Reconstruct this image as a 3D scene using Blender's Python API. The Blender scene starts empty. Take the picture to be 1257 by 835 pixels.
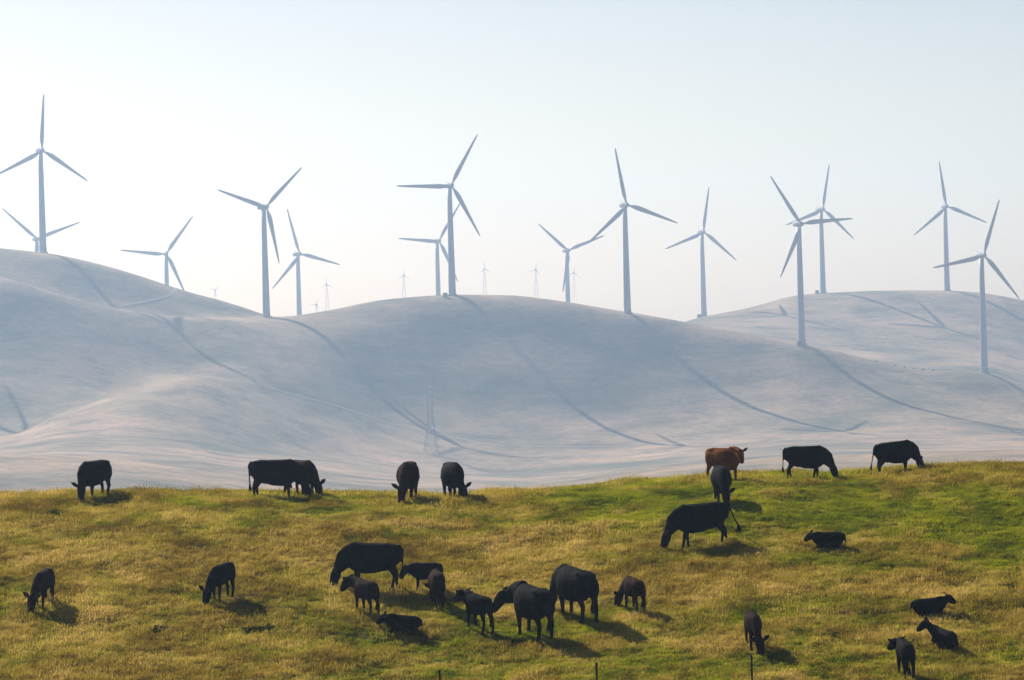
import bpy, bmesh, math, random
import numpy as np
from mathutils import Matrix, Vector

random.seed(11)
RNG = np.random.default_rng(7)
S = bpy.context.scene
COL = S.collection
R = math.radians

# ------------------------------------------------------------------ camera, sky, sun, exposure
F = 4500.0                     # focal length in photo pixels (photo is 1257 x 835)
CX, CY = 628.5, 417.5
ROLL = 0.026
cam_data = bpy.data.cameras.new('camera')
cam_data.sensor_width = 36.0
cam_data.lens = F * 36.0 / 1257.0
cam_data.clip_start = 0.5
cam_data.clip_end = 60000
cam = bpy.data.objects.new('camera', cam_data)
COL.objects.link(cam)
ca, sa = math.cos(ROLL), math.sin(ROLL)
cam.matrix_world = Matrix(((ca, sa, 0, 0), (0, 0, -1, 0), (-sa, ca, 0, 0), (0, 0, 0, 1)))
S.camera = cam

SUN_EL, SUN_AZ = R(33.5), R(-33)            # azimuth from +Y towards +X: the sun stands behind the hills, left
world = bpy.data.worlds.new('World')
S.world = world
world.use_nodes = True
wn, wl = world.node_tree.nodes, world.node_tree.links
wn.clear()
sky = wn.new('ShaderNodeTexSky')
sky.sky_type = 'NISHITA'
sky.sun_disc = False
sky.sun_elevation = SUN_EL
sky.sun_rotation = SUN_AZ
sky.air_density = 1.0
sky.dust_density = 1.2
sky.ozone_density = 3.0
bg = wn.new('ShaderNodeBackground')
bg.inputs['Strength'].default_value = 0.055
wo = wn.new('ShaderNodeOutputWorld')
# the bright, whitish layer of dusty air low over the horizon, the same all the way round
w_sep = wn.new('ShaderNodeSeparateXYZ')
w_abs = wn.new('ShaderNodeMath'); w_abs.operation = 'ABSOLUTE'
w_ramp = wn.new('ShaderNodeValToRGB')
w_ramp.color_ramp.elements[0].position = 0.0
w_ramp.color_ramp.elements[0].color = (1.62, 1.38, 1.18, 1)
w_ramp.color_ramp.elements[1].position = 0.14
w_ramp.color_ramp.elements[1].color = (1.0, 0.92, 0.96, 1)
w_mul = wn.new('ShaderNodeMix'); w_mul.data_type = 'RGBA'; w_mul.blend_type = 'MULTIPLY'
w_mul.inputs[0].default_value = 1.0
w_tex = wn.new('ShaderNodeTexCoord')
wl.new(w_tex.outputs['Generated'], w_sep.inputs[0])
wl.new(w_sep.outputs['Z'], w_abs.inputs[0])
wl.new(w_abs.outputs[0], w_ramp.inputs[0])
wl.new(sky.outputs[0], w_mul.inputs[6])
wl.new(w_ramp.outputs[0], w_mul.inputs[7])
wl.new(w_mul.outputs[2], bg.inputs[0])
wl.new(bg.outputs[0], wo.inputs[0])

sun_data = bpy.data.lights.new('sun', 'SUN')
sun_data.energy = 5.0
sun_data.angle = R(0.55)
sun_data.color = (1.0, 0.93, 0.83)
sun = bpy.data.objects.new('sun', sun_data)
COL.objects.link(sun)
SUN_DIR = Vector((math.sin(SUN_AZ) * math.cos(SUN_EL), math.cos(SUN_AZ) * math.cos(SUN_EL), math.sin(SUN_EL)))
sun.rotation_euler = SUN_DIR.to_track_quat('Z', 'Y').to_euler()
sun.location = (-200, 300, 250)

S.view_settings.view_transform = 'Standard'
S.view_settings.look = 'None'
S.view_settings.gamma = 1.0
S.view_settings.exposure = 0.64
S.view_settings.use_curve_mapping = False
S.render.engine = 'CYCLES'
S.cycles.use_denoising = True
S.cycles.volume_bounces = 1
S.cycles.max_bounces = 6
S.cycles.transparent_max_bounces = 8

HAZE_DENSITY = 0.000175
HAZE_COLOR = (0.52, 0.73, 1.0)
HAZE_ANISO = 0.45

# ------------------------------------------------------------------ helpers
def unroll(px, py):
    x, y = px - CX, py - CY
    return x * ca - y * sa, x * sa + y * ca

def world_at(px, py, d):
    x, y = unroll(px, py)
    return Vector((x / F * d, d, -y / F * d))

def link(name, me, parent=None):
    o = bpy.data.objects.new(name, me)
    COL.objects.link(o)
    if parent is not None:
        o.parent = parent
    return o

def tag(o, label=None, cat=None, group=None, kind=None):
    for k, v in (('label', label), ('category', cat), ('group', group), ('kind', kind)):
        if v:
            o[k] = v
    return o

def bm_mesh(bm, name, mat, smooth=False):
    bmesh.ops.recalc_face_normals(bm, faces=bm.faces[:])
    me = bpy.data.meshes.new(name)
    bm.to_mesh(me)
    bm.free()
    me.materials.append(mat)
    if smooth:
        me.polygons.foreach_set('use_smooth', [True] * len(me.polygons))
    return me

def grid_mesh(name, X, Y, Z, mat):
    r, c = X.shape
    me = bpy.data.meshes.new(name)
    n = r * c
    co = np.stack([X, Y, Z], -1).reshape(-1, 3).astype(np.float32)
    i = np.arange(n).reshape(r, c)
    quads = np.stack([i[:-1, :-1], i[:-1, 1:], i[1:, 1:], i[1:, :-1]], -1).reshape(-1, 4)
    m = len(quads)
    me.vertices.add(n)
    me.vertices.foreach_set('co', co.ravel())
    me.loops.add(m * 4)
    me.loops.foreach_set('vertex_index', quads.ravel().astype(np.int32))
    me.polygons.add(m)
    me.polygons.foreach_set('loop_start', (np.arange(m) * 4).astype(np.int32))
    me.polygons.foreach_set('use_smooth', np.ones(m, dtype=bool))
    me.update(calc_edges=True)
    me.materials.append(mat)
    return me

_TAB = RNG.random((256, 256))
def vnoise(x, y):
    xi, yi = np.floor(x).astype(int), np.floor(y).astype(int)
    fx, fy = x - xi, y - yi
    fx, fy = fx * fx * (3 - 2 * fx), fy * fy * (3 - 2 * fy)
    a, b = _TAB[xi & 255, yi & 255], _TAB[(xi + 1) & 255, yi & 255]
    c, d = _TAB[xi & 255, (yi + 1) & 255], _TAB[(xi + 1) & 255, (yi + 1) & 255]
    return (a + (b - a) * fx) * (1 - fy) + (c + (d - c) * fx) * fy

def fbm(x, y, lam, octs=4, gain=0.5):
    s, a, tot = 0.0, 1.0, 0.0
    for k in range(octs):
        q = 2.0 ** k / lam
        s = s + a * (vnoise(x * q * 0.8 + y * q * 0.6 + 17.3 * k, -x * q * 0.6 + y * q * 0.8 + 5.1 * k) - 0.5) * 2
        tot += a
        a *= gain
    return s / tot

def pchip(xs, ys, q):
    xs, ys, q = np.asarray(xs, float), np.asarray(ys, float), np.asarray(q, float)
    h = np.diff(xs)
    dl = np.diff(ys) / h
    m = np.zeros(len(xs))
    for k in range(1, len(xs) - 1):
        if dl[k - 1] * dl[k] > 0:
            w1, w2 = 2 * h[k] + h[k - 1], h[k] + 2 * h[k - 1]
            m[k] = (w1 + w2) / (w1 / dl[k - 1] + w2 / dl[k])
    m[0], m[-1] = dl[0], dl[-1]
    k = np.clip(np.searchsorted(xs, q) - 1, 0, len(xs) - 2)
    t = (np.clip(q, xs[0], xs[-1]) - xs[k]) / h[k]
    return ((2 * t ** 3 - 3 * t ** 2 + 1) * ys[k] + (t ** 3 - 2 * t ** 2 + t) * h[k] * m[k]
            + (-2 * t ** 3 + 3 * t ** 2) * ys[k + 1] + (t ** 3 - t ** 2) * h[k] * m[k + 1])

# ------------------------------------------------------------------ materials
class Mat:
    def __init__(self, name):
        self.m = bpy.data.materials.new(name)
        self.m.use_nodes = True
        self.n, self.l = self.m.node_tree.nodes, self.m.node_tree.links
        self.n.clear()
        self.out = self.n.new('ShaderNodeOutputMaterial')
    def new(self, t, **kw):
        nd = self.n.new('ShaderNode' + t)
        for k, v in kw.items():
            if k in nd.inputs:
                nd.inputs[k].default_value = v
            else:
                setattr(nd, k, v)
        return nd
    def noise(self, scale, detail=4, rough=0.55, vec=None):
        nd = self.new('TexNoise')
        nd.inputs['Scale'].default_value = scale
        nd.inputs['Detail'].default_value = detail
        nd.inputs['Roughness'].default_value = rough
        if vec is not None:
            self.l.new(vec, nd.inputs['Vector'])
        return nd.outputs['Fac']
    def ramp(self, src, stops):
        nd = self.new('ValToRGB')
        e = nd.color_ramp.elements
        while len(e) < len(stops):
            e.new(0.5)
        for k, (p, c) in enumerate(stops):
            e[k].position = p
            e[k].color = (*c, 1) if len(c) == 3 else c
        self.l.new(src, nd.inputs[0])
        return nd.outputs['Color']
    def mix(self, fac, a, b, mode='MIX'):
        nd = self.new('Mix', data_type='RGBA', blend_type=mode)
        for s, v in ((0, fac), (6, a), (7, b)):
            if isinstance(v, (int, float)):
                nd.inputs[s].default_value = v
            elif isinstance(v, tuple):
                nd.inputs[s].default_value = (*v, 1)
            else:
                self.l.new(v, nd.inputs[s])
        return nd.outputs[2]
    def pos(self, scale=(1, 1, 1)):
        g = self.new('NewGeometry')
        mp = self.new('Mapping')
        mp.inputs['Scale'].default_value = scale
        self.l.new(g.outputs['Position'], mp.inputs['Vector'])
        return mp.outputs[0]
    def objpos(self):
        return self.new('TexCoord').outputs['Object']
    def bsdf(self, color, rough=0.8, spec=0.3, bump=None, bstr=0.3, bdist=0.05, **kw):
        b = self.new('BsdfPrincipled')
        if isinstance(color, tuple):
            b.inputs['Base Color'].default_value = (*color, 1)
        else:
            self.l.new(color, b.inputs['Base Color'])
        b.inputs['Roughness'].default_value = rough
        b.inputs['Specular IOR Level'].default_value = spec
        for k, v in kw.items():
            b.inputs[k.replace('_', ' ')].default_value = v
        if bump is not None:
            bn = self.new('Bump')
            bn.inputs['Strength'].default_value = bstr
            bn.inputs['Distance'].default_value = bdist
            self.l.new(bump, bn.inputs['Height'])
            self.l.new(bn.outputs[0], b.inputs['Normal'])
        self.l.new(b.outputs[0], self.out.inputs['Surface'])
        return b

def mat_hills():
    M = Mat('dry_grass_hillside')
    a = M.noise(0.012, 6, 0.6, M.pos((1, 1, 2)))
    b = M.noise(0.05, 6, 0.65, M.pos((0.55, 0.9, 2.0)))
    c = M.noise(0.35, 4, 0.65, M.pos((0.6, 1, 1)))
    base = M.ramp(a, [(0.32, (0.12, 0.105, 0.052)), (0.5, (0.29, 0.205, 0.12)), (0.70, (0.44, 0.29, 0.185))])
    col = M.mix(0.75, base, M.ramp(b, [(0.36, (0.40, 0.45, 0.38)), (0.5, (0.95, 0.93, 0.9)), (0.66, (1.3, 1.2, 1.12))]), 'MULTIPLY')
    col = M.mix(0.5, col, M.ramp(c, [(0.36, (0.5, 0.53, 0.5)), (0.64, (1.3, 1.25, 1.2))]), 'MULTIPLY')
    M.bsdf(col, 0.95, 0.05, bump=b, bstr=0.35, bdist=1.5)
    return M.m

def mat_track():
    M = Mat('pale_dirt')
    col = M.ramp(M.noise(0.3, 5), [(0.3, (0.27, 0.21, 0.14)), (0.7, (0.40, 0.31, 0.22))])
    M.bsdf(col, 0.95, 0.05)
    return M.m

def mat_soil():
    M = Mat('pasture_turf')
    at = M.new('Attribute', attribute_name='green')
    n = M.noise(1.6, 6, 0.65, M.pos())
    f = M.noise(14, 4, 0.7, M.pos())
    tan = M.ramp(n, [(0.3, (0.09, 0.058, 0.018)), (0.7, (0.17, 0.11, 0.032))])
    gre = M.ramp(n, [(0.3, (0.035, 0.042, 0.004)), (0.7, (0.07, 0.075, 0.008))])
    col = M.mix(at.outputs['Fac'], tan, gre)
    col = M.mix(0.6, col, M.ramp(f, [(0.3, (0.5, 0.5, 0.45)), (0.7, (1.2, 1.2, 1.15))]), 'MULTIPLY')
    M.bsdf(col, 0.95, 0.1, bump=f, bstr=0.6, bdist=0.06)
    return M.m

def mat_grass():
    M = Mat('pasture_grass')
    at = M.new('Attribute', attribute_name='green', attribute_type='INSTANCER')
    rn = M.new('Attribute', attribute_name='tint', attribute_type='INSTANCER')
    tan = M.ramp(rn.outputs['Fac'], [(0.0, (0.16, 0.10, 0.012)), (0.5, (0.40, 0.275, 0.038)), (1.0, (0.64, 0.45, 0.13))])
    gre = M.ramp(rn.outputs['Fac'], [(0.0, (0.05, 0.080, 0.001)), (0.5, (0.215, 0.255, 0.003)), (1.0, (0.42, 0.40, 0.008))])
    col = M.mix(at.outputs['Fac'], tan, gre)
    d = M.new('BsdfDiffuse')
    t = M.new('BsdfTranslucent')
    ms = M.new('MixShader')
    ms.inputs[0].default_value = 0.5
    M.l.new(col, d.inputs['Color'])
    M.l.new(col, t.inputs['Color'])
    M.l.new(d.outputs[0], ms.inputs[1])
    M.l.new(t.outputs[0], ms.inputs[2])
    M.l.new(ms.outputs[0], M.out.inputs['Surface'])
    return M.m

def mat_leaf(name, c0, c1):
    M = Mat(name)
    col = M.ramp(M.noise(3.0, 3, 0.6, M.pos()), [(0.3, c0), (0.7, c1)])
    d = M.new('BsdfDiffuse')
    t = M.new('BsdfTranslucent')
    ms = M.new('MixShader')
    ms.inputs[0].default_value = 0.3
    M.l.new(col, d.inputs['Color'])
    M.l.new(col, t.inputs['Color'])
    M.l.new(d.outputs[0], ms.inputs[1])
    M.l.new(t.outputs[0], ms.inputs[2])
    M.l.new(ms.outputs[0], M.out.inputs['Surface'])
    return M.m

def mat_hide(name, c0, c1, sheen):
    M = Mat(name)
    n = M.noise(3.5, 4, 0.6, M.objpos())
    f = M.noise(45, 3, 0.6, M.objpos())
    col = M.ramp(n, [(0.3, c0), (0.7, c1)])
    b = M.bsdf(col, 0.85, 0.02, bump=f, bstr=0.35, bdist=0.015)
    b.inputs['Sheen Weight'].default_value = 0.004
    b.inputs['Sheen Roughness'].default_value = 0.45
    b.inputs['Sheen Tint'].default_value = (*sheen, 1)
    return M.m

def mat_paint(name, c, rough=0.45, wear=0.1):
    M = Mat(name)
    n = M.noise(0.35, 5, 0.6, M.objpos())
    k = 1 - wear
    col = M.ramp(n, [(0.35, tuple(v * k for v in c)), (0.65, c)])
    M.bsdf(col, rough, 0.4)
    return M.m

M_HILL, M_TRACK, M_SOIL, M_GRASS = mat_hills(), mat_track(), mat_soil(), mat_grass()
M_BLACK = mat_hide('black_hide', (0.003, 0.003, 0.0035), (0.007, 0.006, 0.006), (0.35, 0.22, 0.15))
M_DARKB = mat_hide('dark_brown_hide', (0.012, 0.006, 0.004), (0.028, 0.011, 0.007), (0.5, 0.22, 0.1))
M_BROWN = mat_hide('red_brown_hide', (0.085, 0.027, 0.006), (0.21, 0.072, 0.014), (0.8, 0.4, 0.15))
M_SWITCH = mat_hide('tail_hair', (0.006, 0.006, 0.006), (0.012, 0.010, 0.010), (0.3, 0.2, 0.15))
M_WHITE = mat_paint('white_tower_paint', (0.37, 0.38, 0.41), 0.55, 0.1)
M_BLADE = mat_paint('white_blade_gelcoat', (0.35, 0.36, 0.39), 0.6, 0.08)
M_STEEL = mat_paint('galvanised_steel', (0.16, 0.17, 0.18), 0.55, 0.3)
M_PALE = mat_paint('haze_paled_steel', (0.62, 0.63, 0.65), 0.6, 0.15)  # steel coloured pale to imitate haze fading the far lattice turbines
M_RUST = mat_paint('rusty_post_steel', (0.035, 0.028, 0.022), 0.8, 0.4)
M_BOX = mat_paint('olive_cabinet_paint', (0.10, 0.12, 0.09), 0.6, 0.2)
M_SHRUB = mat_leaf('dark_shrub_leaves', (0.05, 0.05, 0.025), (0.10, 0.10, 0.04))
M_WEED = mat_leaf('dark_weed_leaves', (0.028, 0.036, 0.006), (0.06, 0.075, 0.012))
M_TWIG = mat_paint('grey_brown_twigs', (0.08, 0.06, 0.045), 0.9, 0.3)

# ------------------------------------------------------------------ terrain: near pasture
D_CREST = 125.0
_cp = [(-900, 590), (0, 607), (200, 605), (400, 604), (560, 606), (640, 602), (720, 595), (800, 588.5),
       (920, 581), (1010, 579), (1100, 574.5), (1257, 570), (2100, 560)]
_cx = [unroll(a, b)[0] / F * D_CREST for a, b in _cp]
_cy = [unroll(a, b)[1] for a, b in _cp]

def pasture_bumps(x, d):
    w = np.clip((d - 60) / 30, 0, 1)
    big = fbm(x, d, 9.0, 3) * 0.16
    mid = fbm(x + 40, d * 1.1, 2.2, 4, 0.6) * 0.13
    hol = np.clip(fbm(x - 90, d + 30, 4.5, 3) - 0.25, 0, 1)
    tus = np.abs(fbm(x * 0.8 - 11, d * 1.3, 0.75, 2)) * 0.07
    return (big + mid + tus - hol * 0.2) * w

def h_near(x, d):
    x, d = np.asarray(x, float), np.asarray(d, float)
    pyc = pchip(_cx, _cy, x)
    m0 = pyc / F
    zc = -pyc / F * D_CREST
    u = D_CREST - d
    K = 0.165
    up = np.clip(u, 0, None)
    drop = m0 * up + K * np.where(up < 8, up ** 2 / 16, up - 4)
    v = np.clip(-u, 0, None)
    v0 = (m0 + 0.26) / 0.0206
    back = np.where(v < v0, m0 * v - 0.0103 * v ** 2, m0 * v0 - 0.0103 * v0 ** 2 - 0.26 * (v - v0))
    z = zc - drop + back
    near = pchip([0, 10, 35, 62, 86, 96], [-1.75, -3.2, -10.0, -14.2, -12.6, -11.2], d)
    k = np.clip((d - 86) / 14, 0, 1)
    k = k * k * (3 - 2 * k)
    z = near * (1 - k) + z * k
    z = z + pasture_bumps(x, d) * np.clip((200 - d) / 40, 0, 1)
    return np.where(d > 130, np.maximum(z, -58.0), z)

# settle the skyline of the pasture on the row wanted (bumps and grass height lift it)
for _ in range(3):
    _q = np.array(_cx)
    _dd = np.arange(112, 140, 0.25)
    for _k, _x in enumerate(_q):
        if abs(_x) > 24:
            continue
        _xr = _x + np.linspace(-0.5, 0.5, 9)
        _t = _xr[:, None] / D_CREST * _dd[None, :]
        _row = np.min(-h_near(_t, np.broadcast_to(_dd, _t.shape)) / _dd * F, axis=1).mean()
        _cy[_k] += (unroll(*_cp[_k])[1] + 2.2) - _row

def hn(x, d):
    return float(h_near(np.array([x]), np.array([d]))[0])

def ground_hit(px, py):
    x, y = unroll(px, py)
    d = np.arange(88, 127, 0.02)
    gap = -y / F * d - h_near(x / F * d, d)
    k = np.argmax(gap <= 0) if (gap <= 0).any() else int(np.argmin(gap))
    return x / F * d[k], float(d[k])

def green_mask(x, d):
    """0 dry straw .. 1 lush green: broad patches laid where the field has them"""
    px = x / d * F + CX
    z = h_near(x, d)
    py = CY - z / d * F
    # to photo frame (roll)
    dx, dy = px - CX, py - CY
    qx, qy = CX + dx * ca + dy * sa, CY - dx * sa + dy * ca
    def blob(cx, cy, rx, ry):
        return np.exp(-(((qx - cx) / rx) ** 2 + ((qy - cy) / ry) ** 2))
    g = 0.38 + 0.74 * blob(1000, 625, 260, 34) + 0.35 * blob(1230, 655, 130, 34) + 0.32 * blob(720, 600, 110, 14)
    g = g + 0.30 * blob(920, 755, 130, 16) + 0.34 * blob(1010, 805, 190, 26) + 0.2 * blob(700, 825, 200, 14)
    g = g + 0.16 * blob(300, 640, 260, 14) - 0.28 * blob(1130, 590, 150, 9) - 0.34 * blob(950, 715, 200, 18)
    g = g - 0.36 * blob(870, 790, 70, 16) - 0.34 * blob(1150, 735, 130, 24) - 0.15 * blob(200, 690, 240, 18)
    g = g + fbm(x, d * 0.8, 5.0, 4, 0.6) * 0.55 + fbm(x + 31, d, 1.3, 4, 0.75) * 0.75
    return np.clip((g - 0.5) * 1.5 + 0.5, 0, 1)

xs = np.concatenate([np.linspace(-170, -26, 40)[:-1], np.arange(-26, 26, 0.13), np.linspace(26, 170, 40)])
ds = np.concatenate([np.linspace(-40, 92, 60)[:-1], np.arange(92, 134, 0.12), np.linspace(134, 350, 60)])
XX, DD = np.meshgrid(xs, ds)
ZZ = h_near(XX, np.clip(DD, 0, None))
ZZ[-1, :] = -58.0
pasture = link('pasture_ground', grid_mesh('pasture_ground', XX, DD, ZZ, M_SOIL))
tag(pasture, 'grassy pasture slope rising to a low crest', None, None, 'structure')
att = pasture.data.attributes.new('green', 'FLOAT', 'POINT')
gm = np.where((DD > 90) & (DD < 140), green_mask(XX, np.clip(DD, 90, 140)), 0.4)
att.data.foreach_set('value', gm.ravel().astype(np.float32))

# ------------------------------------------------------------------ terrain: hills
# columns of the far land: photo column -> [(distance, photo row) or (distance, height as string)]
def C(mound, *rest):
    return [(350, 'z', -58.0), (800, 'z', -61.0), (1150, 'z', -60.0), (1400, 'p', mound)] + list(rest)
def P(*a):
    return [(a[k], 'p', a[k + 1]) for k in range(0, len(a), 2)]
def Zs(*a):
    return [(a[k], 'z', a[k + 1]) for k in range(0, len(a), 2)]
BACK = Zs(2320, 22, 2600, 2, 3000, -4)
cols = {
    -700: C(556, *Zs(1500, -40), *P(1660, 530, 1800, 470, 1900, 390, 1965, 320), *Zs(2010, 50), *P(2090, 312, 2135, 285), *BACK),
    -200: C(557, *Zs(1500, -42), *P(1660, 545), *P(1700, 538, 1800, 476, 1870, 415, 1920, 358, 1950, 328, 1965, 320), *Zs(2010, 44), *P(2090, 312, 2110, 292, 2135, 290), *BACK),
    0: C(558, *Zs(1500, -45), *P(1640, 543, 1680, 533), *Zs(1720, -40.5), *P(1800, 480, 1870, 425, 1920, 370, 1950, 342, 1965, 335), *Zs(2010, 36), *P(2090, 325, 2110, 306.5, 2135, 304), *BACK),
    75: C(561, *Zs(1500, -46), *P(1650, 525, 1710, 506), *Zs(1745, -31.0), *P(1800, 486, 1870, 435, 1930, 385, 1960, 362, 1975, 357), *Zs(2015, 26), *P(2090, 335, 2110, 317, 2140, 312), *BACK),
    150: C(566, *Zs(1500, -48), *P(1600, 535, 1770, 481), *Zs(1805, -23.2), *P(1850, 467, 1900, 430, 1950, 395, 1980, 378.5, 1995, 375), *Zs(2030, 18), *P(2094, 350, 2115, 335, 2140, 330.5), *BACK),
    225: C(576, *Zs(1500, -50), *P(1600, 540, 1750, 490, 1850, 458), *Zs(1880, -15.0), *P(1920, 442, 1960, 412, 2000, 388, 2015, 383.5), *Zs(2045, 14), *P(2098, 372, 2120, 359, 2140, 355.5), *BACK),
    300: C(586, *Zs(1500, -53), *P(1600, 548, 1750, 502, 1850, 466, 1930, 431), *P(1990, 405, 2030, 391, 2050, 387.5), *Zs(2075, 15.5), *P(2120, 378.5, 2140, 376.5), *Zs(2320, 12, 2600, -2, 3000, -6)),
    345: C(593, *P(1600, 553, 1750, 511, 1850, 476, 1950, 431, 2020, 402, 2070, 390, 2095, 387.5), *Zs(2320, 6, 2600, -2, 3000, -6)),
    400: C(600, *P(1600, 560, 1750, 520, 1850, 487, 1950, 440, 2030, 398, 2080, 382.5, 2100, 380), *Zs(2320, 8, 2600, -2, 3000, -6)),
    480: C(606, *P(1600, 570, 1780, 535, 1900, 495, 1980, 446, 2040, 400, 2085, 371, 2105, 366.5), *Zs(2320, 10, 2600, 0, 3000, -6)),
    560: C(604, *P(1600, 580, 1780, 548, 1900, 508, 1985, 455, 2040, 410, 2085, 370, 2110, 360.5), *Zs(2320, 12, 2600, 0, 3000, -6)),
    630: C(595, *Zs(1480, -63), *P(1600, 583, 1790, 552, 1910, 508, 1985, 455, 2040, 410, 2085, 371, 2110, 361.5), *Zs(2320, 12, 2600, 0, 3000, -6)),
    700: C(586, *Zs(1480, -62), *P(1600, 578, 1790, 553, 1910, 513, 1985, 460, 2040, 417, 2085, 379, 2110, 370), *Zs(2320, 8, 2600, -2, 3000, -6)),
    770: C(576, *Zs(1480, -60), *P(1600, 571, 1790, 553, 1910, 517, 1985, 470, 2040, 430, 2085, 392, 2110, 382.5), *Zs(2320, 2, 2600, -4, 3000, -6)),
    850: C(566, *Zs(1480, -58), *P(1600, 563, 1780, 546, 1900, 517, 1980, 480, 2040, 443, 2085, 406, 2110, 396.5), *Zs(2300, 0), *P(2640, 392), *Zs(2900, 2, 3100, -6)),
    920: C(560, *Zs(1480, -56), *P(1600, 557, 1780, 541, 1900, 514, 1980, 481, 2040, 443, 2070, 417, 2090, 408), *Zs(2250, -12), *P(2400, 413, 2500, 399, 2580, 386, 2640, 377.5), *Zs(2900, 5, 3100, -6)),
    985: C(556, *Zs(1480, -55), *P(1600, 553, 1780, 538, 1900, 510, 1980, 472, 2030, 438, 2065, 420.5), *Zs(2220, -18), *P(2380, 425, 2480, 405, 2560, 385, 2620, 366.5, 2650, 362), *Zs(2900, 8, 3100, -6)),
    1060: C(554, *Zs(1480, -55), *P(1600, 550, 1780, 533, 1900, 508, 1980, 476, 2030, 453, 2060, 439), *Zs(2200, -28), *P(2340, 436, 2450, 416, 2550, 386, 2620, 361.5, 2650, 357), *Zs(2900, 8, 3100, -6)),
    1130: C(552, *Zs(1480, -55), *P(1600, 548, 1780, 528, 1900, 505, 1980, 482, 2030, 463, 2060, 453), *Zs(2180, -36), *P(2300, 448, 2420, 426, 2540, 390, 2620, 360, 2650, 355.5), *Zs(2900, 8, 3100, -6)),
    1207: C(550, *Zs(1480, -55), *P(1600, 546, 1780, 527, 1900, 508, 1965, 494, 2020, 470, 2050, 458, 2068, 456.5), *Zs(2180, -42), *P(2300, 452, 2420, 429, 2540, 395, 2620, 363.5, 2650, 358), *Zs(2900, 8, 3100, -6)),
    1257: C(549, *Zs(1480, -55), *P(1600, 546, 1780, 530, 1900, 513, 1965, 500, 2020, 482, 2050, 473, 2068, 471), *Zs(2180, -46), *P(2300, 464, 2420, 440, 2540, 403, 2620, 372.5, 2650, 367.5), *Zs(2900, 5, 3100, -8)),
    1420: C(546, *Zs(1480, -56), *P(1600, 545, 1780, 536, 1900, 525, 2020, 508, 2068, 502), *Zs(2180, -58), *P(2300, 500, 2420, 470, 2540, 430, 2620, 404, 2650, 398), *Zs(2900, -8, 3100, -16)),
    1900: C(540, *Zs(1480, -58), *P(1600, 540, 1900, 535, 2068, 525), *Zs(2180, -62), *P(2300, 520, 2420, 495, 2620, 450, 2650, 446), *Zs(2900, -16, 3100, -18)),
}
dg = np.concatenate([np.arange(350, 1200, 25), np.arange(1200, 2760, 5.0), np.linspace(2760, 3600, 40)[1:],
                     np.linspace(3600, 3950, 8)[1:]])
def steep(d, px=600):
    if 1600 <= d <= 2110:
        return 2110 - (2110 - d) * (0.55 + 0.20 * min(1, max(0, (420 - px) / 180)))
    if 2290 <= d <= 2650:
        return 2650 - (2650 - d) * 0.78
    return d
ckeys = sorted(cols)
tcol, zcol = [], []
for px in ckeys:
    pts = cols[px]
    D_, Z_ = [], []
    crest = min(p[2] for p in pts if p[1] == 'p')
    for d, k, v in pts:
        d = steep(d, px)
        D_.append(d)
        Z_.append(v if k == 'z' else -unroll(px, v)[1] / F * d)
    D_ += [3500, 3950]
    Z_ += [-8, -14]
    tcol.append(unroll(px, crest)[0])
    zcol.append(pchip(D_, Z_, dg))
tcol, zcol = np.array(tcol), np.array(zcol)
tg = np.concatenate([np.linspace(-4400, -900, 36)[:-1], np.arange(-900, 900, 4.0), np.linspace(900, 4400, 36)])
ZF = np.zeros((len(dg), len(tg)))
tq = np.clip(tg, tcol[0], tcol[-1])
for r in range(len(dg)):
    ZF[r] = pchip(tcol, zcol[:, r], tq)
# soften along both directions so that the control columns leave no creases
def smooth(A, n, ax):
    for _ in range(n):
        p = np.pad(A, [(1, 1) if k == ax else (0, 0) for k in range(2)], mode='edge')
        A = (np.take(p, range(0, A.shape[ax]), ax) + 2 * A + np.take(p, range(2, A.shape[ax] + 2), ax)) / 4
    return A
inner = slice(35, 35 + 450)
core = ZF.copy()
core = smooth(core, 14, 1)
rows = (dg >= 1200) & (dg <= 2760)
tmp = smooth(core[rows], 8, 0)
core[rows] = tmp
ZF = core
TT, DG = np.meshgrid(tg, dg)
XF = TT / F * DG
w = np.clip((DG - 1150) / 200, 0, 1)
und = fbm(XF, DG, 170, 3) * 1.6 + fbm(XF * 0.7 + 300, DG * 1.3, 45, 4, 0.6) * 0.75
gul = -np.abs(fbm(XF * 1.1 - 500, DG * 0.5, 120, 3)) * 1.8
ZF = ZF + (und + gul) * w
ZF[0, :] = -58.0
hills = link('hills', grid_mesh('hills', XF, DG, ZF, M_HILL))
tag(hills, 'hazy rolling hills of dry grass with turbine shadows', None, None, 'structure')

def h_far(x, d):
    t = x / d * F
    j = min(max(int(np.searchsorted(tg, t)) - 1, 0), len(tg) - 2)
    i = min(max(int(np.searchsorted(dg, d)) - 1, 0), len(dg) - 2)
    a = (t - tg[j]) / (tg[j + 1] - tg[j])
    b = (d - dg[i]) / (dg[i + 1] - dg[i])
    return float((ZF[i, j] * (1 - a) + ZF[i, j + 1] * a) * (1 - b) + (ZF[i + 1, j] * (1 - a) + ZF[i + 1, j + 1] * a) * b)

def hill_hit(px, py, dmin=1250, dmax=2700):
    x, y = unroll(px, py)
    for d in np.arange(dmin, dmax, 1.0):
        if -y / F * d <= h_far(x / F * d, d):
            return Vector((x / F * d, d, h_far(x / F * d, d)))
    d = dmax
    return Vector((x / F * d, d, h_far(x / F * d, d)))

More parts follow.
